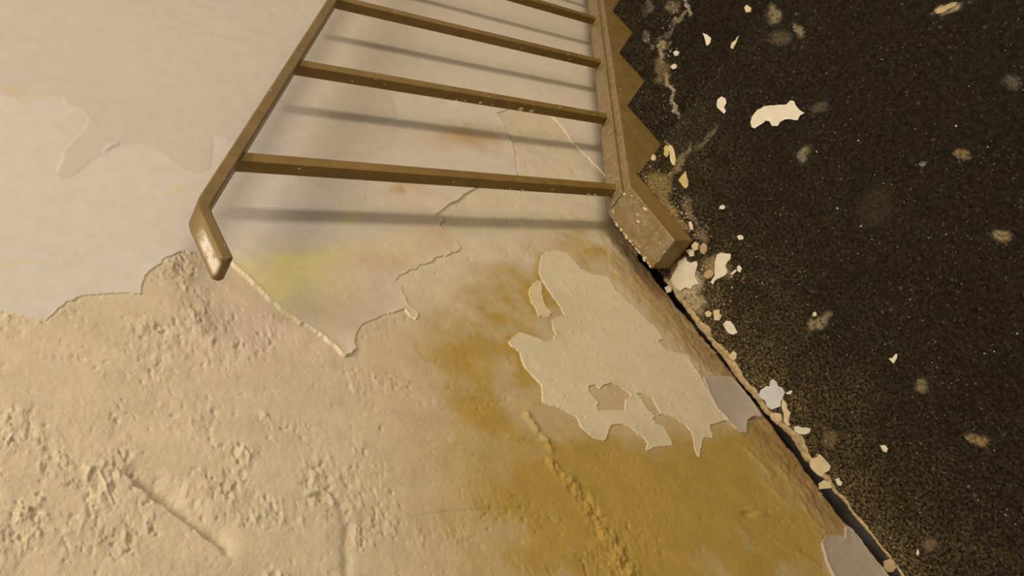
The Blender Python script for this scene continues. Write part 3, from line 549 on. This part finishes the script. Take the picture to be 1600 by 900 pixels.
CHIPS = [
 ('large jagged white paint chip lying alone on the dark landing', [(1176, 183), (1184, 172), (1195, 166), (1205, 165), (1218, 164), (1232, 163), (1236, 157), (1241, 158), (1244, 165), (1250, 172), (1258, 177), (1251, 181), (1248, 188), (1228, 187), (1220, 191), (1216, 197), (1207, 197), (1204, 190), (1192, 188), (1186, 193), (1181, 201), (1176, 199), (1174, 191)], 0, 'white', 0.0016, 0.002),
 ('small curved white chip left of the large jagged chip', [(1122, 156), (1128, 151), (1134, 154), (1136, 161), (1132, 168), (1135, 174), (1132, 178), (1127, 173), (1121, 168)], 0, 'white', 0.0014, 0.001),
 ('narrow pale yellow sliver nearest the brown stringer', [(1038, 231), (1042, 227), (1046, 230), (1046, 242), (1042, 246), (1038, 241)], 0, 'yellow', 0.0014, 0.001),
 ('longer pale yellow sliver standing beside the narrow one', [(1047, 226), (1051, 228), (1055, 240), (1057, 250), (1055, 259), (1051, 257), (1048, 246), (1046, 234)], 0, 'cream', 0.0014, 0.0015),
 ('yellow triangular chip just off the stringer block', [(1072, 267), (1074, 276), (1076, 290), (1073, 295), (1067, 290), (1061, 282), (1064, 277), (1069, 271)], 0, 'yellow', 0.0014, 0.001),
 ('large chalky white plaster chip beside the stringer block end', [(1061, 408), (1072, 401), (1074, 408), (1080, 411), (1090, 408), (1091, 415), (1088, 424), (1087, 434), (1092, 444), (1084, 446), (1080, 452), (1073, 449), (1064, 455), (1056, 450), (1049, 437), (1055, 425), (1059, 418)], 0, 'white', 0.0022, 0.001),
 ('white T-shaped paint chip near the stringer block', [(1121, 399), (1127, 395), (1135, 396), (1143, 397), (1142, 405), (1137, 410), (1134, 417), (1138, 424), (1135, 430), (1126, 434), (1118, 438), (1115, 445), (1111, 441), (1117, 432), (1123, 426), (1122, 417), (1117, 411)], 0, 'white', 0.0018, 0.0015),
 ('small cream triangle chip touching the stringer block corner', [(1072, 391), (1084, 390), (1085, 400), (1079, 401)], 0, 'white', 0.0014, 0.0008),
 ('cream plaster crumb above the triangle chip at block corner', [(1082, 383), (1087, 378), (1093, 381), (1092, 390), (1087, 392), (1083, 388)], 0, 'cream', 0.004, 0.0),
 ('dull tan plaster crumb beside the stringer block corner', [(1095, 385), (1100, 380), (1106, 384), (1106, 392), (1102, 398), (1096, 394)], 0, 'tan', 0.004, 0.0),
 ('tan plaster crumb between the two largest white chips by the block', [(1102, 425), (1110, 421), (1117, 425), (1114, 433), (1107, 436), (1101, 432)], 0, 'tan', 0.003, 0.0),
 ('small white sliver right of the T-shaped chip', [(1152, 417), (1156, 414), (1160, 420), (1157, 426), (1153, 423)], 0, 'white', 0.0012, 0.0005),
 ('tiny white bar at the foot of the T-shaped chip', [(1142, 428), (1150, 421), (1152, 423), (1145, 430)], 0, 'white', 0.0012, 0.0),
 ('white pebble-like bit in the open floor joint', [(1040, 449), (1046, 446), (1051, 450), (1050, 456), (1044, 458)], 0, 'white', 0.004, 0.0),
 ('pointed white oval chip below the T-shaped chip', [(1131, 506), (1136, 501), (1142, 502), (1148, 509), (1153, 520), (1146, 523), (1138, 520), (1134, 513)], 0, 'white', 0.0016, 0.001),
 ('round cream chip of a pair above the pointed oval chip', [(1102, 489), (1107, 485), (1113, 489), (1111, 495), (1105, 495)], 0, 'cream', 0.002, 0.0),
 ('star-shaped cream chip of a pair above the pointed oval chip', [(1115, 486), (1121, 484), (1125, 484), (1125, 490), (1129, 493), (1124, 496), (1124, 501), (1117, 500), (1116, 493)], 0, 'cream', 0.0016, 0.0008),
 ('bluish white flower-shaped chip beside the floor joint', [(1187, 617), (1190, 609), (1198, 603), (1203, 604), (1204, 596), (1209, 592), (1215, 597), (1217, 603), (1224, 606), (1227, 613), (1224, 621), (1221, 628), (1221, 635), (1214, 637), (1207, 640), (1199, 634), (1196, 626), (1190, 622)], 0, 'blue', 0.0016, 0.002),
 ('long cream sliver standing right of the bluish chip', [(1224, 623), (1230, 630), (1231, 639), (1236, 645), (1234, 653), (1232, 660), (1236, 665), (1230, 665), (1225, 658), (1225, 645), (1222, 636)], 0, 'cream', 0.0016, 0.0012),
 ('flat cream chip tucked under the bluish chip', [(1203, 646), (1214, 645), (1221, 647), (1223, 656), (1219, 659), (1210, 655)], 0, 'cream', 0.0018, 0.0),
 ('white boat-shaped chip below the bluish chip', [(1241, 667), (1247, 665), (1254, 668), (1262, 668), (1268, 670), (1266, 676), (1258, 679), (1249, 677), (1243, 674)], 0, 'white', 0.002, 0.0008),
 ('thin white sliver off the tip of the bluish chip', [(1228, 614), (1236, 610), (1239, 611), (1236, 616), (1231, 616)], 0, 'white', 0.0012, 0.0),
 ('cream angular chip at the mortar strip above the bluish chip', [(1139, 555), (1147, 548), (1152, 553), (1151, 561), (1145, 563)], 0, 'cream', 0.002, 0.0),
 ('large cream plaster chip leaning on the mortar strip', [(1281, 709), (1285, 712), (1292, 720), (1299, 729), (1297, 735), (1291, 738), (1286, 745), (1279, 742), (1272, 735), (1267, 726), (1270, 716), (1277, 714)], 0, 'cream', 0.003, 0.002),
 ('cream plaster piece bridging the open floor joint', [(1280, 755), (1288, 750), (1297, 752), (1301, 762), (1292, 763), (1280, 765)], 0.001, 'cream', 0.003, 0.0),
 ('small white block chip beside the bridging plaster piece', [(1306, 748), (1311, 746), (1317, 754), (1315, 759), (1309, 757)], 0, 'white', 0.0025, 0.0),
 ('white rounded chip on bare floor right of the boat-shaped chip', [(1376, 696), (1383, 695), (1388, 701), (1386, 707), (1380, 704)], 0, 'white', 0.002, 0.0),
 ('small white heart-shaped chip out on the dark floor', [(1389, 560), (1395, 559), (1400, 553), (1403, 553), (1402, 560), (1397, 568), (1393, 564)], 0, 'white', 0.0014, 0.001),
 ('white wedge chip on the floor above the large jagged chip', [(1099, 52), (1105, 54), (1112, 60), (1110, 68), (1105, 72), (1103, 64)], 0, 'white', 0.0014, 0.0008),
 ('thin tan sliver right of the white wedge chip', [(1150, 63), (1153, 58), (1156, 56), (1151, 68), (1146, 77), (1142, 75), (1144, 67)], 0, 'cream', 0.0014, 0.0006),
 ('tan sliver near the top edge of the landing', [(1461, 17), (1468, 12), (1478, 9), (1486, 5), (1497, 4), (1493, 11), (1483, 15), (1472, 21), (1465, 22)], 0, 'tan', 0.0018, 0.001),
 ('white half-moon chip on the floor right of the stringer bend', [(1124, 326), (1127, 321), (1131, 320), (1134, 324), (1132, 327), (1127, 327)], 0, 'white', 0.0018, 0.0),
 ('upright white chip close to the stringer block side', [(1077, 347), (1081, 346), (1083, 352), (1084, 359), (1080, 359), (1078, 353)], 0, 'white', 0.0018, 0.0008),
 ('small square white chip right of the block corner', [(1152, 369), (1157, 367), (1162, 369), (1162, 374), (1155, 375)], 0, 'white', 0.0016, 0.0),
 ('white paint crumb of a pair on the first step, upper one', [(1053, 82), (1058, 79), (1063, 82), (1061, 87), (1056, 88)], Z1, 'white', 0.004, 0.0),
 ('white paint crumb of a pair on the first step, lower one', [(1049, 105), (1054, 100), (1059, 102), (1058, 107), (1053, 109)], Z1, 'white', 0.004, 0.0),
 ('white paint crumb near the top, left of the round smudge', [(1164, 12), (1168, 8), (1175, 13), (1174, 19), (1167, 20)], 0, 'cream', 0.003, 0.0),
 ('cream crumb at the front corner of the landing', [(1018, 247), (1022, 241), (1026, 246), (1025, 251), (1020, 251)], 0, 'cream', 0.003, 0.0),
 ('tan plaster lump in the joint at the bottom edge', [(1382, 876), (1390, 873), (1399, 877), (1402, 886), (1397, 893), (1389, 893), (1383, 886)], 0, 'tan', 0.005, 0.0),
 ('small white tooth-shaped chip low on the dark floor', [(1432, 862), (1435, 857), (1437, 864), (1436, 868), (1433, 866)], 0, 'white', 0.0014, 0.0),
 ('white disc-like crumb above the tan smudge', [(1271, 489), (1274, 487), (1277, 490), (1276, 494), (1272, 494)], 0, 'white', 0.003, 0.0),
]
for (lab, pts, z, kind, th, cu) in CHIPS: chip('paint_chip' if kind != 'tan' else 'plaster_bit', lab, pts, z, kind, th, cu, 'paint chip' if kind != 'tan' else 'plaster bit')

# countless crumbs and grit: stuff
def crumbs(name, label, gen, mat, n):
    rs = np.random.RandomState(len(name) * 7 + n); V = []; Fq = []; o = 0
    base = np.array([(1, 0, 0), (-0.5, 0.87, 0), (-0.5, -0.87, 0), (0.45, 0.25, 1), (-0.45, 0.3, 0.9), (0, -0.5, 0.95)]); tri = np.array([(0, 1, 3), (1, 4, 3), (1, 2, 4), (2, 5, 4), (2, 0, 5), (0, 3, 5), (3, 4, 5), (0, 2, 1)])
    for i in range(n):
        x, y, z, r = gen(rs); a = rs.rand() * 6.28; c, s = math.cos(a), math.sin(a); B = base * (r * rs.uniform(0.6, 1.4), r * rs.uniform(0.5, 1.1), r * rs.uniform(0.3, 0.8)) * (1 + 0.3 * rs.randn(6, 1) * 0.5)
        V.append(np.stack([x + B[:, 0] * c - B[:, 1] * s, y + B[:, 0] * s + B[:, 1] * c, z + B[:, 2]], 1)); Fq.append(tri + o); o += 6
    ob = mesh_np(name, np.concatenate(V), [np.concatenate(Fq)], mat, smooth=False); tag(ob, label, 'debris', kind='stuff'); return ob
def g_wall(rs):
    x = rs.uniform(-0.68, 0.03); y = -0.014 - min(rs.exponential(0.020), 0.075); return x, y, 0.0003, rs.choice([0.0008, 0.0012, 0.0018, 0.0026], p=[.45, .33, .16, .06])
def g_string(rs):
    x = rs.uniform(0.03, XS - 0.006); y = -0.1135 - rs.exponential(0.010) - (0.03 * rs.rand() if rs.rand() < 0.2 else 0); return x, y, 0.0003, rs.choice([0.0008, 0.0013, 0.002, 0.003], p=[.4, .33, .19, .08])
def g_open(rs):
    while True:
        x = rs.uniform(-0.72, 0.02); y = -0.10 - rs.rand() ** 1.3 * 0.63
        return x, y, 0.0003, rs.choice([0.0006, 0.0009, 0.0014, 0.002], p=[.45, .35, .15, .05])
def g_block(rs):
    p = on_floor(rs.normal(1105, 30), rs.normal(425, 30)); 
    return p[0], min(p[1], -0.02) if p[0] < 0.03 else -0.125 - rs.rand() * 0.04, 0.0003, rs.choice([0.0009, 0.0014, 0.0022], p=[.5, .35, .15])
def g_step(rs):
    k = rs.choice([1, 2]); p = on_floor(rs.normal(1042, 10), rs.normal(105, 35) if k == 1 else rs.normal(20, 15), -RISE * k); x0 = XS + G * (k - 1); 
    return min(max(p[0], x0 + 0.005), x0 + G - 0.01), min(p[1], -0.12), -RISE * k + 0.0003, rs.choice([0.0010, 0.0016, 0.0026], p=[.5, .35, .15])
crumbs('plaster_crumbs', 'fine tan plaster crumbs scattered along the wall joint', g_wall, CHM['tan'], 420)
crumbs('stringer_grit', 'golden grit gathered against the foot of the brown stringer', g_string, CHM['tan'], 260)
crumbs('floor_grit', 'tiny pale grit sprinkled over the open dark floor', g_open, CHM['cream'], 420)
crumbs('block_grit', 'pale crumbs around the white chips by the stringer block', g_block, CHM['cream'], 130)
crumbs('step_grit', 'pale crumbs lying on the upper steps by the stringer', g_step, CHM['cream'], 60)
